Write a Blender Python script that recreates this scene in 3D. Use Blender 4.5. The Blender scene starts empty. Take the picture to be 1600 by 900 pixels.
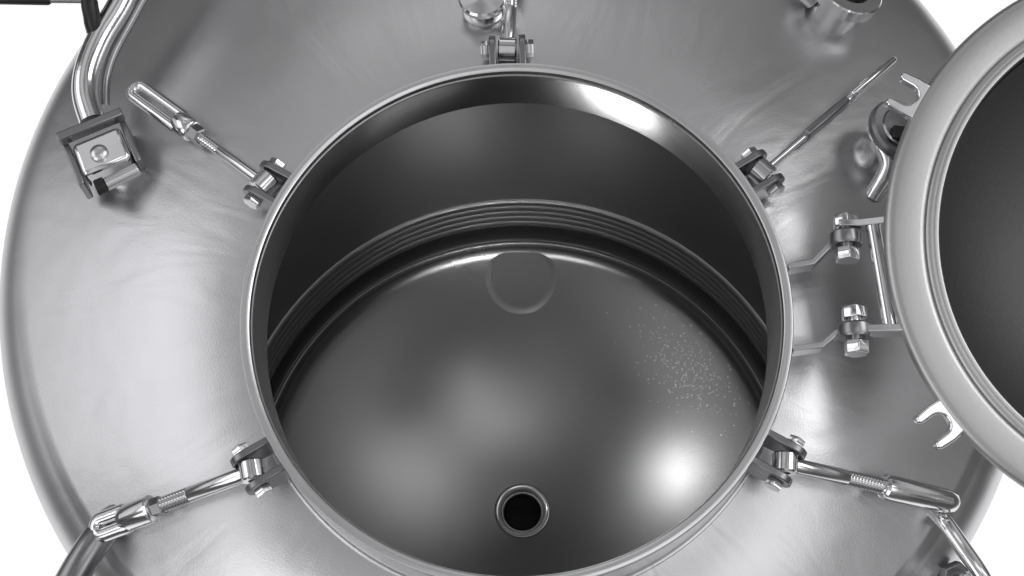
import bpy, bmesh, math, random
from math import sin, cos, pi, sqrt, radians, hypot, atan2
from mathutils import Vector, Matrix, Euler

random.seed(7)
S = bpy.context.scene
COL = S.collection
U = 0.25          # one modelling unit = radius of the manway opening = 25 cm

# ------------------------------------------------------------------ camera
F3 = Vector((-0.013, 0.340, -0.940)).normalized()
R3 = Vector((1.0, 0.004, -0.012)); R3 = (R3 - F3 * R3.dot(F3)).normalized()
U3 = R3.cross(F3).normalized()
cam_d = bpy.data.cameras.new('camera')
cam = bpy.data.objects.new('camera', cam_d); COL.objects.link(cam)
cam.matrix_world = Matrix((
    (R3.x, U3.x, -F3.x, 0.064 * U), (R3.y, U3.y, -F3.y, -1.986 * U),
    (R3.z, U3.z, -F3.z, 5.725 * U), (0, 0, 0, 1)))
cam_d.sensor_width = 36.0
cam_d.lens = 36.0 * 2616.0 / 1600.0
cam_d.clip_start = 0.02
cam_d.clip_end = 200.0
S.camera = cam

# ------------------------------------------------------------------ world: white studio sweep below, dim studio above
W = bpy.data.worlds.new('World'); S.world = W; W.use_nodes = True
nt = W.node_tree; nt.nodes.clear()
tc = nt.nodes.new('ShaderNodeTexCoord'); sx = nt.nodes.new('ShaderNodeSeparateXYZ')
mr = nt.nodes.new('ShaderNodeMapRange'); mr.inputs[1].default_value = -1; mr.inputs[2].default_value = 1
cr = nt.nodes.new('ShaderNodeValToRGB')
bg = nt.nodes.new('ShaderNodeBackground'); wo = nt.nodes.new('ShaderNodeOutputWorld')
nt.links.new(tc.outputs['Generated'], sx.inputs[0]); nt.links.new(sx.outputs['Z'], mr.inputs[0])
nt.links.new(mr.outputs[0], cr.inputs[0]); nz = nt.nodes.new('ShaderNodeTexNoise'); nz.inputs['Scale'].default_value = 2.6; nz.inputs['Detail'].default_value = 2.0
nm = nt.nodes.new('ShaderNodeMapRange')           # an uneven studio: dark and light areas above the horizon
nm.inputs[1].default_value = 0.36; nm.inputs[2].default_value = 0.64; nm.inputs[3].default_value = 0.35; nm.inputs[4].default_value = 1.9
zm = nt.nodes.new('ShaderNodeMapRange'); zm.inputs[1].default_value = -0.2; zm.inputs[2].default_value = 0.1
mx = nt.nodes.new('ShaderNodeMix'); mx.data_type = 'FLOAT'; mx.inputs[2].default_value = 1.0
vm = nt.nodes.new('ShaderNodeVectorMath'); vm.operation = 'SCALE'
nt.links.new(tc.outputs['Generated'], nz.inputs['Vector']); nt.links.new(nz.outputs[0], nm.inputs[0])
nt.links.new(sx.outputs['Z'], zm.inputs[0]); nt.links.new(zm.outputs[0], mx.inputs[0]); nt.links.new(nm.outputs[0], mx.inputs[3])
nt.links.new(cr.outputs[0], vm.inputs[0]); nt.links.new(mx.outputs[0], vm.inputs['Scale'])
nt.links.new(vm.outputs[0], bg.inputs[0]); nt.links.new(bg.outputs[0], wo.inputs[0])
bg.inputs[1].default_value = 1.03
el = cr.color_ramp.elements
stops = [(0.0, 1.0), (0.21, 1.0), (0.33, 0.12), (0.5, 0.07), (0.60, 0.13), (0.75, 0.33), (1.0, 0.35)]
el[0].position = 0.0; el[1].position = 1.0
for p, v in stops[1:-1]: el.new(p)
for e, (p, v) in zip(sorted(el, key=lambda e: e.position), stops):
    e.position = p; e.color = (v, v, v * 1.01, 1)

# ------------------------------------------------------------------ lamps (softboxes)
def softbox(name, pos, target, sx_, sy_, radiance, col=(1, 1, 1), spread=180):
    d = bpy.data.lights.new(name, 'AREA'); d.shape = 'RECTANGLE'
    d.size = sx_ * U; d.size_y = sy_ * U
    d.energy = radiance * pi * d.size * d.size_y
    d.color = col; d.spread = radians(spread)
    o = bpy.data.objects.new(name, d); COL.objects.link(o)
    p = Vector(pos) * U; t = Vector(target) * U
    o.location = p
    o.rotation_euler = (t - p).to_track_quat('-Z', 'Y').to_euler()
    return o
softbox('softbox_side', (-13, 1.5, 8.0), (0, 0.5, 0), 12, 8, 1.06, (0.97, 0.97, 1.0))
softbox('softbox_front', (8.0, -7.5, 9), (0, 0.5, 0), 8, 6, 1.0)
softbox('softbox_low', (-15, 2.5, 1.5), (0, 0.5, -0.5), 12, 4, 0.5, (0.97, 0.97, 1.0))
softbox('softbox_front_low', (-8.5, -9.0, 5.5), (0, 0, 0), 8, 8, 1.25)
softbox('softbox_right', (12.0, 3.0, 10), (0, 0.5, 0), 10, 8, 2.6)
softbox('softbox_back', (-3.0, 14, 10), (0, 0.5, 0), 9, 5, 0.35)
softbox('softbox_top', (0.0, -2.2, 13), (0, 0.5, -3), 4, 4, 0.3)
softbox('softbox_key', (3.4, -2.0, 13), (0, 0.5, -5), 5.0, 5.0, 0.75)
# lamps added unseen inside the vessel for its highlights, under head and at front
softbox('added_inner_lamp', (-1.53, 1.20, -1.70), (1.02, 0.72, -5.52), 0.24, 0.24, 2.2, spread=50)
softbox('added_inner_lamp', (1.16, 1.28, -1.15), (-0.88, 0.86, -5.58), 1.2, 1.2, 0.10, spread=60)
softbox('added_inner_lamp', (-1.06, -0.74, -4.5), (0.42, 0.90, -0.1), 0.6, 0.6, 0.72, spread=40)
softbox('added_inner_lamp', (1.0, -0.80, -4.5), (-0.75, 0.60, -0.1), 1.0, 0.8, 0.04, spread=60)
softbox('added_inner_lamp', (0.42, -1.10, -3.6), (-0.27, 2.30, -5.2), 0.35, 0.3, 1.7, spread=36)
softbox('added_inner_lamp', (-0.45, -1.10, -3.6), (0.48, 2.28, -5.2), 0.4, 0.3, 0.5, spread=36)

S.view_settings.view_transform = 'Standard'
S.view_settings.look = 'None'
S.view_settings.exposure = 0.0
S.view_settings.gamma = 1.0
S.render.engine = 'CYCLES'
cy = S.cycles
cy.max_bounces = 14; cy.glossy_bounces = 12; cy.diffuse_bounces = 4
cy.sample_clamp_indirect = 4.0
cy.use_adaptive_sampling = False
cy.use_denoising = True
try: cy.denoiser = 'OPENIMAGEDENOISE'
except Exception: pass

# ------------------------------------------------------------------ materials
def steel(name, base, rough, rvar=0.06, nscale=6.0, bump=0.03, grain=0.03, gscale=220.0, stretch=(1, 1, 1), metal=1.0, polar=None):
    m = bpy.data.materials.new(name); m.use_nodes = True
    t = m.node_tree; b = t.nodes['Principled BSDF']
    b.inputs['Base Color'].default_value = (*base, 1); b.inputs['Metallic'].default_value = metal
    c = t.nodes.new('ShaderNodeTexCoord'); mp = t.nodes.new('ShaderNodeMapping')
    mp.inputs['Scale'].default_value = stretch
    t.links.new(c.outputs['Object'], mp.inputs[0])
    n1 = t.nodes.new('ShaderNodeTexNoise'); n1.inputs['Scale'].default_value = nscale; n1.inputs['Detail'].default_value = 4
    n2 = t.nodes.new('ShaderNodeTexNoise'); n2.inputs['Scale'].default_value = gscale; n2.inputs['Detail'].default_value = 2
    t.links.new(mp.outputs[0], n1.inputs['Vector']); t.links.new(c.outputs['Object'], n2.inputs['Vector'])
    r = t.nodes.new('ShaderNodeMapRange')
    r.clamp = False
    r.inputs[1].default_value = 0.3; r.inputs[2].default_value = 0.7
    r.inputs[3].default_value = max(rough - rvar, 0.03); r.inputs[4].default_value = rough + rvar
    t.links.new(n1.outputs[0], r.inputs[0]); t.links.new(r.outputs[0], b.inputs['Roughness'])
    hsrc = n1.outputs[0]
    if polar:
        ad = t.nodes.new('ShaderNodeVectorMath'); ad.operation = 'ADD'; ad.inputs[1].default_value = (polar[0], polar[1], 0)
        nr = t.nodes.new('ShaderNodeVectorMath'); nr.operation = 'NORMALIZE'
        fx = t.nodes.new('ShaderNodeVectorMath'); fx.operation = 'MULTIPLY'; fx.inputs[1].default_value = (1, 1, 0)
        sc = t.nodes.new('ShaderNodeVectorMath'); sc.operation = 'SCALE'; sc.inputs['Scale'].default_value = 7.0
        ln = t.nodes.new('ShaderNodeVectorMath'); ln.operation = 'LENGTH'
        cb = t.nodes.new('ShaderNodeCombineXYZ'); n3 = t.nodes.new('ShaderNodeTexNoise')
        n3.inputs['Scale'].default_value = 1.0; n3.inputs['Detail'].default_value = 2.5; n3.inputs['Distortion'].default_value = 0.6
        m2 = t.nodes.new('ShaderNodeMath'); m2.operation = 'MULTIPLY'; m2.inputs[1].default_value = 7.0
        s2 = t.nodes.new('ShaderNodeVectorMath'); s2.operation = 'ADD'
        t.links.new(c.outputs['Object'], ad.inputs[0]); t.links.new(ad.outputs[0], fx.inputs[0]); t.links.new(fx.outputs[0], nr.inputs[0])
        t.links.new(fx.outputs[0], ln.inputs[0]); t.links.new(nr.outputs[0], sc.inputs[0]); t.links.new(ln.outputs['Value'], m2.inputs[0])
        t.links.new(m2.outputs[0], cb.inputs['Z']); t.links.new(sc.outputs[0], s2.inputs[0]); t.links.new(cb.outputs[0], s2.inputs[1])
        t.links.new(s2.outputs[0], n3.inputs['Vector'])
        m3 = t.nodes.new('ShaderNodeMath'); m3.operation = 'MULTIPLY_ADD'; m3.inputs[1].default_value = 0.22
        t.links.new(n3.outputs[0], m3.inputs[0]); t.links.new(n1.outputs[0], m3.inputs[2]); hsrc = m3.outputs[0]
    b1 = t.nodes.new('ShaderNodeBump'); b1.inputs['Strength'].default_value = bump; b1.inputs['Distance'].default_value = 0.02
    b2 = t.nodes.new('ShaderNodeBump'); b2.inputs['Strength'].default_value = grain; b2.inputs['Distance'].default_value = 0.002
    t.links.new(hsrc, b1.inputs['Height']); t.links.new(n2.outputs[0], b2.inputs['Height'])
    t.links.new(b1.outputs[0], b2.inputs['Normal'])
    if bump or grain: t.links.new(b2.outputs[0], b.inputs['Normal'])
    return m
M = {}
M['shell'] = steel('satin_steel', (0.65, 0.65, 0.66), 0.33, 0.05, 3.0, 0.27, 0.07, 600, polar=(0.016 * -0.25, 0.503 * 0.25))
M['rim'] = steel('turned_steel', (0.72, 0.72, 0.73), 0.30, 0.04, 20, 0.01, 0.02)
M['neck'] = steel('polished_neck_steel', (0.55, 0.55, 0.55), 0.22, 0.04, 8, 0.02, 0.02)
M['inside'] = steel('inside_steel', (0.70, 0.70, 0.70), 0.42, 0.03, 4.0, 0.0, 0.0)
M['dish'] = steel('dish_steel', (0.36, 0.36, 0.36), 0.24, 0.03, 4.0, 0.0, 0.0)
M['fit'] = steel('fitting_steel', (0.80, 0.80, 0.81), 0.13, 0.05, 30, 0.02, 0.01)
M['fitdark'] = steel('worn_fitting_steel', (0.30, 0.30, 0.31), 0.32, 0.06, 30, 0.02, 0.01)
M['flange'] = steel('lid_flange_steel', (0.52, 0.52, 0.52), 0.42, 0.05, 6, 0.04, 0.05)
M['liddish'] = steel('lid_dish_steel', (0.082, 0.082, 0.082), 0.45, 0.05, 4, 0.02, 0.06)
M['rubber'] = steel('grey_rubber', (0.30, 0.30, 0.30), 0.6, 0.08, 20, 0.02, 0.02, metal=0.0)
M['black'] = steel('black_plastic', (0.012, 0.012, 0.013), 0.4, 0.08, 20, 0.02, 0.02, metal=0.0)
M['hole'] = steel('bore_shade_black', (0.02, 0.02, 0.02), 0.6, 0.05, 20, 0.0, 0.0, metal=0.0)  # black colour stands in for the shade deep in the pipes

# ------------------------------------------------------------------ mesh helpers
class MB:
    def __init__(s): s.v = []; s.f = []
    def add(s, vs, fs):
        o = len(s.v); s.v += [Vector(v) for v in vs]; s.f += [tuple(i + o for i in f) for f in fs]; return s
    def revolve(s, prof, c=(0, 0, 0), n=128, closed=False):
        vs = []; fs = []; m = len(prof)
        for k in range(n):
            a = 2 * pi * k / n
            for r, z in prof: vs.append((c[0] + r * cos(a), c[1] + r * sin(a), c[2] + z))
        rng = m if closed else m - 1
        for k in range(n):
            k2 = (k + 1) % n
            for i in range(rng):
                j = (i + 1) % m
                fs.append((k * m + i, k2 * m + i, k2 * m + j, k * m + j))
        return s.add(vs, fs)
    def grid(s, rows, wrap=True):
        n = len(rows[0]); vs = [p for r in rows for p in r]; fs = []
        for i in range(len(rows) - 1):
            for k in range(n if wrap else n - 1):
                k2 = (k + 1) % n
                fs.append((i * n + k, i * n + k2, (i + 1) * n + k2, (i + 1) * n + k))
        return s.add(vs, fs)
    def tube(s, pts, r, n=16, closed=False, caps=True):
        pts = [Vector(p) for p in pts]; m = len(pts)
        rs = r if isinstance(r, (list, tuple)) else [r] * m
        up = None; rings = []
        for i, p in enumerate(pts):
            if closed: t = pts[(i + 1) % m] - pts[i - 1]
            else: t = pts[min(i + 1, m - 1)] - pts[max(i - 1, 0)]
            t.normalize()
            if up is None:
                up = Vector((0, 0, 1)) if abs(t.z) < .9 else Vector((1, 0, 0))
            a = (up - t * up.dot(t)).normalized(); b = t.cross(a); up = a
            rings.append([p + (a * cos(2 * pi * k / n) + b * sin(2 * pi * k / n)) * rs[i] for k in range(n)])
        if closed: rings.append(rings[0])
        s.grid(rings)
        if caps and not closed:
            o = len(s.v) - n * m
            s.f.append(tuple(o + k for k in reversed(range(n))))
            s.f.append(tuple(o + n * (m - 1) + k for k in range(n)))
        return s
    def cyl(s, p0, p1, r0, r1=None, n=24):
        return s.tube([p0, p1], [r0, r0 if r1 is None else r1], n)
    def lathe(s, p0, axis, prof, n=32):          # profile (distance along axis, radius)
        ax = Vector(axis).normalized(); p0 = Vector(p0)
        a = Vector((0, 0, 1)) if abs(ax.z) < .9 else Vector((1, 0, 0))
        a = (a - ax * a.dot(ax)).normalized(); b = ax.cross(a)
        rows = [[p0 + ax * d + (a * cos(2 * pi * k / n) + b * sin(2 * pi * k / n)) * max(r, 1e-4) for k in range(n)] for d, r in prof]
        return s.grid(rows)
    def box(s, c, size, rot=None):
        c = Vector(c); h = Vector(size) / 2; vs = []
        for x in (-1, 1):
            for y in (-1, 1):
                for z in (-1, 1):
                    v = Vector((x * h.x, y * h.y, z * h.z))
                    vs.append(c + (rot @ v if rot else v))
        return s.add(vs, [(0, 1, 3, 2), (4, 6, 7, 5), (0, 4, 5, 1), (2, 3, 7, 6), (0, 2, 6, 4), (1, 5, 7, 3)])
    def strip(s, path, h, th):                   # vertical plate following a plan path of (x, y, z) centre points
        pts = [Vector(p) for p in path]; m = len(pts); vs = []; fs = []
        for i, p in enumerate(pts):
            t = pts[min(i + 1, m - 1)] - pts[max(i - 1, 0)]; t.z = 0; t.normalize()
            nn = Vector((-t.y, t.x, 0)) * th / 2; u = Vector((0, 0, h / 2))
            vs += [p + nn + u, p - nn + u, p - nn - u, p + nn - u]
        for i in range(m - 1):
            for k in range(4):
                fs.append((i * 4 + k, i * 4 + (k + 1) % 4, i * 4 + 4 + (k + 1) % 4, i * 4 + 4 + k))
        fs.append((3, 2, 1, 0)); fs.append(tuple((m - 1) * 4 + k for k in range(4)))
        return s.add(vs, fs)
    def outline(s, pts2, z0, z1, mat=None):      # closed 2D outline given thickness
        n = len(pts2); vs = [Vector((x, y, z0)) for x, y in pts2] + [Vector((x, y, z1)) for x, y in pts2]
        if mat: vs = [mat @ v for v in vs]
        fs = [tuple(reversed(range(n))), tuple(range(n, 2 * n))]
        fs += [(k, (k + 1) % n, n + (k + 1) % n, n + k) for k in range(n)]
        return s.add(vs, fs)
    def build(s, name, mat, parent=None, bevel=0.0, local=False, angle=35):
        inv = Matrix.Identity(4)
        if parent is not None and not local: inv = FR[parent.name].inverted()
        me = bpy.data.meshes.new(name)
        me.from_pydata([tuple((inv @ v) * U) for v in s.v], [], s.f)
        bm = bmesh.new(); bm.from_mesh(me)
        bmesh.ops.remove_doubles(bm, verts=bm.verts, dist=1e-6)
        bmesh.ops.recalc_face_normals(bm, faces=bm.faces); bm.to_mesh(me); bm.free()
        for p in me.polygons: p.use_smooth = True
        me.set_sharp_from_angle(angle=radians(angle))
        me.materials.append(mat)
        o = bpy.data.objects.new(name, me); COL.objects.link(o)
        if parent is not None:
            o.parent = parent; FR[o.name] = FR[parent.name]
        if bevel:
            b = o.modifiers.new('bevel', 'BEVEL'); b.width = bevel * U; b.segments = 2; b.limit_method = 'ANGLE'
        return o
FR = {}                                           # each thing's frame, in modelling units
def thing(name, label, cat, loc, rot=None, group=None):
    o = bpy.data.objects.new(name, None); COL.objects.link(o)
    o.empty_display_size = 0.05
    q = rot if rot else Euler((0, 0, 0)).to_matrix()
    o.location = Vector(loc) * U; o.rotation_euler = q.to_euler()
    FR[o.name] = Matrix.Translation(Vector(loc)) @ q.to_4x4()
    o['label'] = label; o['category'] = cat
    if group: o['group'] = group
    return o
def hexnut(mb, p, axis, r, h):
    return mb.lathe(p, axis, [(-h / 2, 0), (-h / 2, r * .93), (-h / 2 + h * .1, r), (h / 2 - h * .1, r), (h / 2, r * .93), (h / 2, 0)], 6)

# ------------------------------------------------------------------ vessel
AX, AY = -0.016, 0.503                            # vessel axis; the manway is centred on the origin
RO, ZA, RC, RK = 2.156, -0.098, 4.2, 0.32
rk = RO - RK; c0 = ZA - RC; zk = c0 + sqrt((RC - RK) ** 2 - rk ** 2); rtan = rk * RC / (RC - RK)
def dome(r):
    return c0 + sqrt(RC * RC - r * r) if r <= rtan else zk + sqrt(max(RK * RK - (r - rk) ** 2, 0))
def dz(x, y):                                     # dome height, drawn up a little towards the neck
    z = dome(min(hypot(x - AX, y - AY), RO)); d = max(hypot(x, y) - 1.0, 0)
    return z + max(-.11 - z, 0) * .36 * math.exp(-(d / .50) ** 2)
def dn(x, y):
    p = Vector((x - AX, y - AY, dz(x, y) - c0))
    return p.normalized()

vessel = thing('pressure_vessel', 'large round satin stainless steel vessel with domed top and a wide open manway', 'vessel', (AX, AY, -6.3))
N = 192
rows = []
for i in range(41):
    u = i / 40; row = []
    for k in range(N):
        a = 2 * pi * k / N
        nx, ny = 0.995 * cos(a), 0.995 * sin(a)
        # ray from the manway centre outwards to the shoulder circle
        ox, oy = AX + rtan * cos(a), AY + rtan * sin(a)
        x, y = nx + (ox - nx) * u, ny + (oy - ny) * u
        row.append((x, y, dz(x, y)))
    rows.append(row)
amax = math.acos((rtan - rk) / RK)
for i in range(1, 15):
    t = amax * (1 - i / 14)
    rows.append([(AX + (rk + RK * cos(t)) * cos(2 * pi * k / N), AY + (rk + RK * cos(t)) * sin(2 * pi * k / N), zk + RK * sin(t)) for k in range(N)])
for z in (-1.4, -2.5, -4.0, -5.6, -5.9):
    rows.append([(AX + RO * cos(2 * pi * k / N), AY + RO * sin(2 * pi * k / N), z) for k in range(N)])
for rr, z in ((2.05, -6.1), (1.7, -6.25), (1.0, -6.3), (0.02, -6.3)):
    rows.append([(AX + rr * cos(2 * pi * k / N), AY + rr * sin(2 * pi * k / N), z) for k in range(N)])
MB().grid(rows).build('shell', M['shell'], vessel)
# weld bead where the neck meets the dome
MB().tube([(1.004 * cos(2 * pi * k / 160), 1.004 * sin(2 * pi * k / 160), dz(cos(2 * pi * k / 160), sin(2 * pi * k / 160)) + .002) for k in range(160)], 0.009, 8, closed=True).build('weld_bead', M['shell'], vessel)
# neck: outer wall, rolled lip, inner wall
ZN, RN = -0.235, 0.945
def zneck(a):                                      # lower edge of the neck: where it meets the inner head
    return min(ZN, dz(cos(a), sin(a)) - .085)
rows = []
for r, z in [(1.0, None), (1.0, -0.035), (0.985, -0.035), (0.96, -0.03), (0.962, -0.045), (RN, ZN)]:
    row = []
    for k in range(N):
        a = 2 * pi * k / N
        zz = dz(cos(a), sin(a)) - .03 if z is None else (zneck(a) if z == ZN else z)
        row.append((r * cos(a), r * sin(a), zz))
    rows.append(row)
neck = MB().grid(rows).build('neck', M['neck'], vessel)
lip = [(0.984, -0.032), (1.0, -0.032), (1.003, -0.012), (0.999, -0.002), (0.99, 0.0), (0.978, -0.001), (0.968, -0.007), (0.964, -0.02), (0.964, -0.032)]
MB().revolve(lip, n=N).build('rim', M['rim'], vessel)
# inner head and wall
RI = 1.837
rows = [[(RN * cos(2 * pi * k / N), RN * sin(2 * pi * k / N), zneck(2 * pi * k / N)) for k in range(N)],
        [((RN + .008) * cos(2 * pi * k / N), (RN + .008) * sin(2 * pi * k / N), zneck(2 * pi * k / N) - .012) for k in range(N)]]
for i in range(1, 13):
    u = i / 12; row = []
    for k in range(N):
        a = 2 * pi * k / N
        x0, y0 = (RN + .01) * cos(a), (RN + .01) * sin(a)
        x1, y1 = AX + RI * cos(a), AY + RI * sin(a)
        x, y = x0 + (x1 - x0) * u, y0 + (y1 - y0) * u
        row.append((x, y, min(zneck(a) - .012 - (1.0 + zneck(a)) * u ** 2.2, dz(x, y) - .07)))
    rows.append(row)
prof = [(RI, -2.0), (RI, -3.2), (RI, -4.50)] + [(RI - .010 - .017 * abs(sin(pi * k / 8)) ** .8, -4.50 - .088 * k / 8) for k in range(1, 41)] + [(RI, -4.955), (RI, -4.97)]
for r, z in prof:
    rows.append([(AX + r * cos(2 * pi * k / N), AY + r * sin(2 * pi * k / N), z) for k in range(N)])
MB().grid(rows).build('inner_wall', M['inside'], vessel)
ZD = -5.695; RS = 3.15; zc = ZD + RS
def dishz(r): return zc - sqrt(RS * RS - r * r)
prof = [(RI + .002, -4.97), (RI - .003, -4.995), (RI - .012, -5.03), (RI - .024, -5.065), (RI - .040, -5.095), (RI - .055, -5.116), (RI - .060, -5.112), (RI - .068, -5.110), (RI - .076, -5.114)]
r_ = RI - .088
zz = dishz(r_)
prof += [(r_, zz + .01)]
for i in range(1, 25):
    r = r_ + (0.19 - r_) * i / 24
    prof.append((r, dishz(r)))
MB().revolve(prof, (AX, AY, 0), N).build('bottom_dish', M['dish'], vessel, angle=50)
zd = dishz(.19)
dr = MB().revolve([(.192, zd + .004), (.186, zd + .012), (.176, zd + .013), (.160, zd + .008), (.145, zd - .002), (.130, zd - .018), (.118, zd - .042), (.110, zd - .080), (.107, zd - .14), (.106, zd - .3)], (AX, AY, 0), 64).build('drain_outlet', M['fit'], vessel)
MB().revolve([(.106, zd - .3), (.106, zd - .42)], (AX, AY, 0), 64).build('drain_pipe', M['fit'], dr)
MB().cyl((AX, AY, zd - .42), (AX, AY, zd - .44), .111, n=48).build('bore_end', M['hole'], dr)  # black cap in place of the shade down the drain
# faint round disc, slightly raised, at the rear of the dish
px, py = AX - .01, AY + 1.565
rows = []
for k in range(25):
    q = .275 * (1 - k / 24) + .0005
    u = min(max((.27 - q) / .07, 0), 1); h = -.002 + .008 * u * u * (3 - 2 * u)
    row = []
    for m_ in range(64):
        x, y = px + q * cos(2 * pi * m_ / 64), py + .92 * q * sin(2 * pi * m_ / 64)
        row.append((x, y, dishz(hypot(x - AX, y - AY)) + h))
    rows.append(row)
MB().grid(rows).build('round_disc', M['dish'], vessel)

# lugs for the swing bolts, welded on the neck
bolt_angle = [150.4, 211.2, -29.4, 32.2, 92.0]
def lug_pair(adeg, zp):
    a = radians(adeg); e = Vector((cos(a), sin(a), 0)); t = Vector((-sin(a), cos(a), 0))
    mt = Matrix((( e.x, 0, t.x, 0), (e.y, 0, t.y, 0), (0, 1, 0, 0), (0, 0, 0, 1)))
    for sgn in (-1, 1):
        pts = [(0.99, zp - .10), (0.99, zp + .055), (1.08, zp + .055)]
        for k in range(7):
            q = pi / 2 - pi * k / 6 * .8
            pts.append((1.10 + .055 * cos(q), zp + .055 * sin(q)))
        pts += [(1.06, zp - .09)]
        c = sgn * .058
        lug = MB().outline(pts, c - .013, c + .013, mt).build('lug', M['fitdark'], vessel, bevel=.004)
        nb = MB(); p = e * 1.10 + t * (sgn * .087) + Vector((0, 0, zp))
        hexnut(nb, p, t, .034, .03)
        nb.build('pin_nut', M['fit'], lug)
    return e * 1.10 + Vector((0, 0, zp))
piv = [lug_pair(a, z) for a, z in zip(bolt_angle, (-.10, -.11, -.11, -.10, -.075))]

# hinge brackets on the neck (two bent plates)
for path in ([(0.995, .175, -.05), (1.085, .19, -.045), (1.15, .255, -.035), (1.235, .285, -.03)],
             [(0.995, -.14, -.05), (1.10, -.128, -.045), (1.15, -.085, -.035), (1.24, -.07, -.03)]):
    MB().strip(path, .075, .02).build('hinge_bracket', M['shell'], vessel, bevel=.003)

# ------------------------------------------------------------------ swing bolts
bolt_end = [(-1.553, 1.055, -.30), (-1.60, -.715, -.475), (1.645, -.603, -.47), (1.505, 1.158, -.30), (-.02, 1.62, -.10)]
bolt_label = ['swing bolt lying to the upper left of the manway beside the boxy tube clamp',
              'swing bolt with slotted nut lying to the lower left of the manway',
              'swing bolt with smooth thick round nut lying to the lower right of the manway',
              'slim swing bolt lying between the manway and the lid, to the upper right',
              'swing bolt standing straight above the manway at the top edge of the picture']
bolt_kind = ['loop', 'slot', 'round', 'flat', 'round']
for p, e, lab, kind in zip(piv, bolt_end, bolt_label, bolt_kind):
    d = Vector(e) - p; L = d.length
    rot = d.to_track_quat('X', 'Z').to_matrix()
    t = thing('swing_bolt', lab, 'swing bolt', p, rot, 'swing bolts hinged around the manway neck')
    Fm = FR[t.name]
    def put(mb, name, mat, **kw):
        return mb.build(name, mat, t, local=True, **kw)
    put(MB().lathe((0, -.036, 0), (0, 1, 0), [(0, .022), (0, .042), (.006, .047), (.066, .047), (.072, .042), (.072, .022), (0, .022)], 24), 'eye', M['fit'])
    rr = {'loop': .021, 'slot': .030, 'round': .029, 'flat': .013}[kind]
    s0 = L * {'loop': .52, 'slot': .60, 'round': .56, 'flat': .66}[kind]
    pr = [(.035, rr * .9), (.06, rr)]
    if kind == 'flat': pr.append((s0 + .02, rr))
    else:                                             # smooth shank, then a thread up to the nut
        x0 = s0 * .62; pr.append((x0, rr)); nn_ = int((s0 - x0) / .014)
        for k in range(nn_):
            pr += [(x0 + (k + .5) * .014, rr * .84), (x0 + (k + 1) * .014, rr)]
        pr.append((s0 + .02, rr * .9))
    put(MB().lathe((0, 0, 0), (1, 0, 0), pr, 20), 'rod', M['fit'])
    if kind == 'round':
        put(MB().lathe((s0, 0, 0), (1, 0, 0), [(0, .0), (0, .036), (.008, .046), (.03, .050), (L - s0 - .05, .046), (L - s0 - .015, .040), (L - s0, .026), (L - s0 + .002, 0)], 32), 'nut', M['fit'])
    elif kind == 'flat':
        put(MB().box((s0 * .62 + .05, 0, 0), (.26, .032, .06)), 'collar', M['fitdark'], bevel=.008)
        put(MB().box(((s0 + L) / 2, 0, 0), (L - s0, .030, .075)), 'nut', M['fit'], bevel=.012)
    else:
        wc, tr = (.030, .021) if kind == 'loop' else (.031, .029)
        a0 = s0 + (L - s0) * (.22 if kind == 'loop' else .45); a1 = L - wc - tr
        pts = [(a0 + (a1 - a0) * k / 6, -wc, 0) for k in range(6)]
        pts += [(a1 + wc * cos(-pi / 2 + pi * k / 10), wc * sin(-pi / 2 + pi * k / 10), 0) for k in range(10)]
        pts += [(a1 + (a0 - a1) * k / 6, wc, 0) for k in range(6)]
        pts += [(a0 + wc * cos(pi / 2 + pi * k / 10), wc * sin(pi / 2 + pi * k / 10), 0) for k in range(10)]
        g = MB().tube(pts, tr, 14, closed=True)
        R_ = wc + tr * .75
        g.lathe((s0, 0, 0), (1, 0, 0), [(0, 0), (0, R_ * .8), (.008, R_), (a0 - s0 - .02, R_), (a0 - s0 + .01, R_ * .8), (a0 - s0 + .012, 0)], 24)
        put(g, 'nut', M['fit'], angle=50)
        put(MB().lathe((s0 - .05, 0, 0), (1, 0, 0), [(0, 0), (0, .030), (.006, .036), (.05, .036), (.055, .030), (.055, 0)], 6), 'lock_nut', M['fitdark'])

# ------------------------------------------------------------------ lid, swung open to the right
BE = 0.19
lid = thing('manway_lid', 'round stainless steel manway lid swung open to the right, its dark hollow inside facing up', 'lid', (2.362, .20, .16), Euler((BE, 0, 0)).to_matrix())
fl = [(.905, -.006), (.912, .000), (.925, .003), (.97, .005), (1.01, .004), (1.03, -.001), (1.041, -.010), (1.048, -.026), (1.04, -.042), (.86, -.042), (.86, -.014), (.885, -.012)]
MB().revolve(fl, n=N, closed=True).build('flange', M['flange'], lid, local=True)
MB().revolve([(.904, -.010), (.902, .004), (.896, .010), (.885, .012), (.880, .012)], n=N).build('gasket', M['flange'], lid, local=True)
MB().revolve([(.880, .0115), (.878, .013), (.870, .015), (.860, .012), (.854, .004), (.853, -.02)], n=N).build('sealing_lip', M['flange'], lid, local=True)
dp = [(.853, -.012), (.848, -.05)]
for i in range(1, 22):
    r = .848 * (1 - i / 21); dp.append((max(r, .002), -.05 - .27 * (1 - (r / .848) ** 2.4)))
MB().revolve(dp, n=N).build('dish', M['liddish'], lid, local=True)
MB().revolve([(.002, -.338)] + [(r + .012, z - .016) for r, z in reversed(dp[2:-1])] + [(.864, -.05), (.864, -.040)], n=N).build('outer_shell', M['flange'], lid, local=True)
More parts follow.
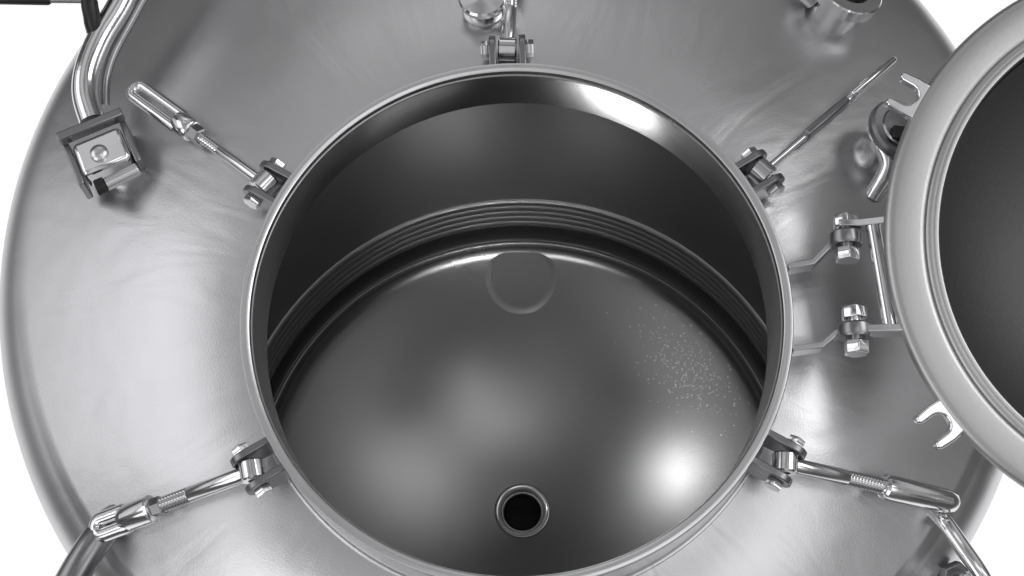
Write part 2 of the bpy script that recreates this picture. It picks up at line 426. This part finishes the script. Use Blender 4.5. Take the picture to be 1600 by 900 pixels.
# forked lugs on the flange
for adeg in (150.0, 216.5, 275.0, -25.0, 33.0, 90.0):
    a = radians(adeg)
    mt = Matrix.Rotation(a, 4, 'Z')
    pts = [(1.02, -.07), (1.02, .07), (1.08, .076), (1.13, .072)]
    for k in range(7):
        q = pi / 2 - pi * k / 6; pts.append((1.132 + .016 * cos(q), .055 + .017 * sin(q)))
    for k in range(9):
        q = pi / 2 + pi * k / 8; pts.append((1.088 + .034 * cos(q), .038 * sin(q)))
    for k in range(7):
        q = pi / 2 - pi * k / 6; pts.append((1.132 + .016 * cos(q), -.055 + .017 * sin(q)))
    pts += [(1.13, -.072), (1.08, -.076)]
    MB().outline(pts, -.055, -.008, mt).build('fork_lug', M['fit'], lid, local=True, bevel=.008)
# hinge: two thin arms, cross bar and the two hinge bolts
Z = .0
def arm(pts): return MB().strip(pts, .075, .028)
arm([(1.175, .315, .03), (1.25, .315, .03), (1.42, .31, .10)]).build('hinge_arm', M['fit'], lid, bevel=.004)
arm([(1.185, -.09, .03), (1.25, -.09, .03), (1.42, -.095, .06)]).build('hinge_arm', M['fit'], lid, bevel=.004)
MB().cyl((1.296, .325, .055), (1.334, -.10, .055), .027).build('cross_bar', M['fit'], lid)
for (x, y0, y1) in ((1.205, .335, .185), (1.215, -.020, -.17)):
    b = MB().cyl((x, y0, .02), (x, y1, .02), .022)
    hexnut(b, Vector((x, y0, .02)), (0, 1, 0), .048, .045)
    b = b.build('hinge_bolt', M['fit'], lid, bevel=.002)
    nb = MB(); hexnut(nb, Vector((x, y1 + .02, .02)), (0, 1, 0), .046, .05)
    nb.build('nut', M['fit'], b, bevel=.003)
    MB().lathe((x, y0 - .095, .02), (0, 1, 0), [(0, .02), (0, .055), (.008, .06), (.045, .06), (.052, .055), (.052, .02)], 24).build('bushing', M['fitdark'], b)

# ------------------------------------------------------------------ curved tube, its clamp and the lever, upper left
def smooth(pts, n=8):
    P_ = [Vector(p) for p in pts]; out = []
    for i in range(len(P_) - 1):
        a = P_[max(i - 1, 0)]; b = P_[i]; c = P_[i + 1]; d = P_[min(i + 2, len(P_) - 1)]
        for k in range(n):
            t = k / n
            out.append(.5 * ((2 * b) + (c - a) * t + (2 * a - 5 * b + 4 * c - d) * t * t + (3 * b - a - 3 * c + d) * t ** 3))
    out.append(P_[-1]); return out
tb = thing('curved_tube', 'curved shiny steel tube running down the upper left shoulder into the boxy clamp', 'pipe', (-1.72, 1.0, dz(-1.72, 1.0)))
MB().tube(smooth([(-1.46, 1.95, -.20), (-1.52, 1.66, -.20), (-1.60, 1.40, -.22), (-1.675, 1.24, -.23), (-1.715, 1.10, -.235), (-1.715, .985, -.24), (-1.675, .87, -.24)]), .052, 20).build('tube', M['fit'], tb)
MB().tube(smooth([(-1.43, 1.86, -.30), (-1.50, 1.56, -.30), (-1.58, 1.36, -.31), (-1.64, 1.22, -.32), (-1.665, 1.10, -.325), (-1.66, .98, -.33)]), .022, 12).build('return_line', M['fitdark'], tb)

cl = thing('tube_clamp', 'boxy steel tube clamp with a bright bolt head on the upper left of the dome', 'clamp', (-1.64, .74, dz(-1.64, .74)))
rz = Euler((0, 0, radians(25))).to_matrix()
ctr = Vector((-1.632, .745, -.30)); ex = rz @ Vector((1, 0, 0)); ey = rz @ Vector((0, 1, 0))
MB().box(ctr + ey * .105 + Vector((0, 0, .075)), (.27, .035, .06), rz).build('cap_bar', M['fitdark'], cl, bevel=.006)
bd = MB().box(ctr + ex * .0 + Vector((0, 0, -.005)), (.20, .15, .13), rz).build('body', M['fit'], cl, bevel=.018)
bt = MB(); bt.lathe(ctr + ex * -.01 - ey * .01 + Vector((0, 0, .055)), (0, 0, 1), [(0, .036), (.014, .036), (.022, .030), (.028, .015), (.029, 0)], 20); bt.build('bolt_head', M['rim'], bd)
MB().cyl(ctr + ex * -.035 - ey * .125 + Vector((0, 0, .02)), ctr + ex * .105 - ey * .115 + Vector((0, 0, .02)), .027).build('foot_bar', M['rim'], cl, bevel=.004)
MB().cyl(ctr + ex * -.075 - ey * .125 + Vector((0, 0, .02)), ctr + ex * -.036 - ey * .125 + Vector((0, 0, .02)), .034).build('end_cap', M['black'], cl, bevel=.004)
for sg in (-1, 1):
    MB().box(ctr + ex * (sg * .118) + Vector((0, 0, -.03)), (.025, .19, .15), rz).build('side_plate', M['fitdark'], cl, bevel=.006)
MB().lathe(ctr + Vector((.02, 0, -.06)), (0, 0, -1), [(0, .085), (.06, .085), (.075, .10), (.14, .10)], 24).build('stub', M['fit'], cl)

lv = thing('lever_valve', 'valve lever with a black grip beside the curved tube at the top left corner', 'valve', (-1.72, 1.33, -.3))
MB().tube(smooth([(-1.66, 1.46, -.16), (-1.705, 1.37, -.14), (-1.70, 1.30, -.17), (-1.69, 1.25, -.22)], 4), [.028] * 5 + [.034] * 4 + [.036] * 4, 14).build('valve_body', M['black'], lv)
MB().cyl((-1.70, 1.362, -.15), (-1.90, 1.364, -.15), .013).build('lever', M['fitdark'], lv)
MB().tube([(-1.865, 1.364, -.15), (-1.875, 1.364, -.15), (-2.3, 1.375, -.15), (-2.32, 1.375, -.15)], [.016, .022, .024, .014], 16).build('grip', M['black'], lv)

# ------------------------------------------------------------------ tubes at the lower corners
t2 = thing('grab_tube', 'short thick grey steel tube bent over the lower left shoulder, under the slotted bolt', 'pipe', (-1.6, -.8, dz(-1.6, -.8)))
MB().tube(smooth([(-1.50, -.62, -.60), (-1.555, -.70, -.50), (-1.66, -.89, -.50), (-1.80, -1.14, -.62), (-1.86, -1.25, -.9)]), .060, 20).build('tube', M['fitdark'], t2)
t3 = thing('grab_tube', 'thin steel tube crossing the lower right shoulder below the smooth round nut', 'pipe', (1.66, -.78, dz(1.66, -.78)))
MB().tube(smooth([(1.56, -.57, -.62), (1.60, -.645, -.53), (1.665, -.755, -.52), (1.742, -.885, -.53), (1.80, -.98, -.66), (1.83, -1.04, -.95)]), .032, 16).build('tube', M['fit'], t3)
t4 = thing('hose_barb', 'small bright fitting at the bottom right edge beside the thin tube', 'fitting', (1.66, -.83, dz(1.66, -.83)))
nrm = dn(1.66, -.83)
MB().lathe(Vector((1.66, -.83, dz(1.66, -.83) - .02)), nrm, [(0, .06), (.05, .06), (.06, .045), (.12, .04), (.13, .05), (.15, .05), (.16, .03), (.16, 0)], 24).build('stub', M['fit'], t4)
nb = MB(); hexnut(nb, Vector((1.66, -.83, dz(1.66, -.83))) + nrm * .05, nrm, .075, .04); nb.build('nut', M['fitdark'], t4, bevel=.004)

# ------------------------------------------------------------------ nozzles on the dome
def ferrule(name, label, cat, x, y, r, h, cap=None, tilt=None):
    base = Vector((x, y, dz(x, y))); n_ = tilt or dn(x, y)
    t = thing(name, label, cat, base)
    MB().lathe(base - n_ * .03, n_, [(0, r * .72), (h * .7, r * .72), (h * .8, r * .8), (h * .86, r), (h + .03, r), (h + .036, r * .96), (h + .036, r * .62), (h * .4, r * .60), (h * .4, 0.001)], 40).build('stub', M['fit'], t)
    return t, base, n_
tn, b_, n_ = ferrule('open_nozzle', 'short open pipe nozzle on the dome at the top, right of centre', 'nozzle', 1.305, 1.455, .145, .15)
MB().lathe(b_ + n_ * .06, n_, [(0, .085), (.004, .04), (.004, .0)], 32).build('bore_shade', M['hole'], tn)  # black disc painted as the shade inside the nozzle
MB().lathe(b_ + n_ * .085 + Vector((-.135, .0, 0)), Vector((-.6, .35, .5)), [(-.02, .0), (-.02, .035), (.05, .04), (.06, .03), (.06, 0)], 16).build('wing_nut', M['rim'], tn)
tn, b_, n_ = ferrule('clamped_nozzle', 'clamped steel nozzle half hidden beneath the left edge of the open lid', 'nozzle', 1.43, .80, .105, .13)
MB().lathe(b_ + n_ * .13, n_, [(0, .08), (0, .118), (.012, .128), (.035, .128), (.047, .118), (.047, .085), (.055, .08), (.06, 0)], 40).build('clamp', M['fitdark'], tn)
MB().box(b_ + n_ * .20 + Vector((.0, -.045, .0)), (.11, .055, .05), Euler((0, 0, radians(-8))).to_matrix()).build('latch', M['black'], tn, bevel=.008)
MB().tube(smooth([b_ + n_ * .12 + Vector((-.05, -.05, 0)), b_ + n_ * .10 + Vector((-.02, -.13, 0)), b_ + n_ * .02 + Vector((-.05, -.22, 0))]), .038, 16).build('drain_spout', M['fit'], tn)
tn, b_, n_ = ferrule('capped_nozzle', 'small capped nozzle on the dome at the top edge, left of the standing swing bolt', 'nozzle', -.135, 1.30, .085, .07)
MB().lathe(b_ + n_ * .075, n_, [(0, .07), (0, .09), (.02, .094), (.03, .088), (.036, .05), (.04, 0)], 32).build('cap', M['fit'], tn)

# ------------------------------------------------------------------ pale specks added to imitate a grainy sheen on the vessel floor
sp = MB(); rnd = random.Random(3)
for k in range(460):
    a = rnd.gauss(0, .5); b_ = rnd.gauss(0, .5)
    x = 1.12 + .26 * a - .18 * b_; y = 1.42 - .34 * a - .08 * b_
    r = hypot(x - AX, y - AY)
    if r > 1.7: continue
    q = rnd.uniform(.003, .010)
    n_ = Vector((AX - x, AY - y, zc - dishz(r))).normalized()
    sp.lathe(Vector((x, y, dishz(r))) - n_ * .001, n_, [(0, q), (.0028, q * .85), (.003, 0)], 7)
o = sp.build('sheen_specks', steel('sheen_speck_steel', (.60, .60, .59), .25, .03, 30, 0, 0))
o['label'] = 'scatter of fine pale specks standing in for a grainy sheen on the right side of the vessel floor'; o['category'] = 'specks'; o['kind'] = 'stuff'
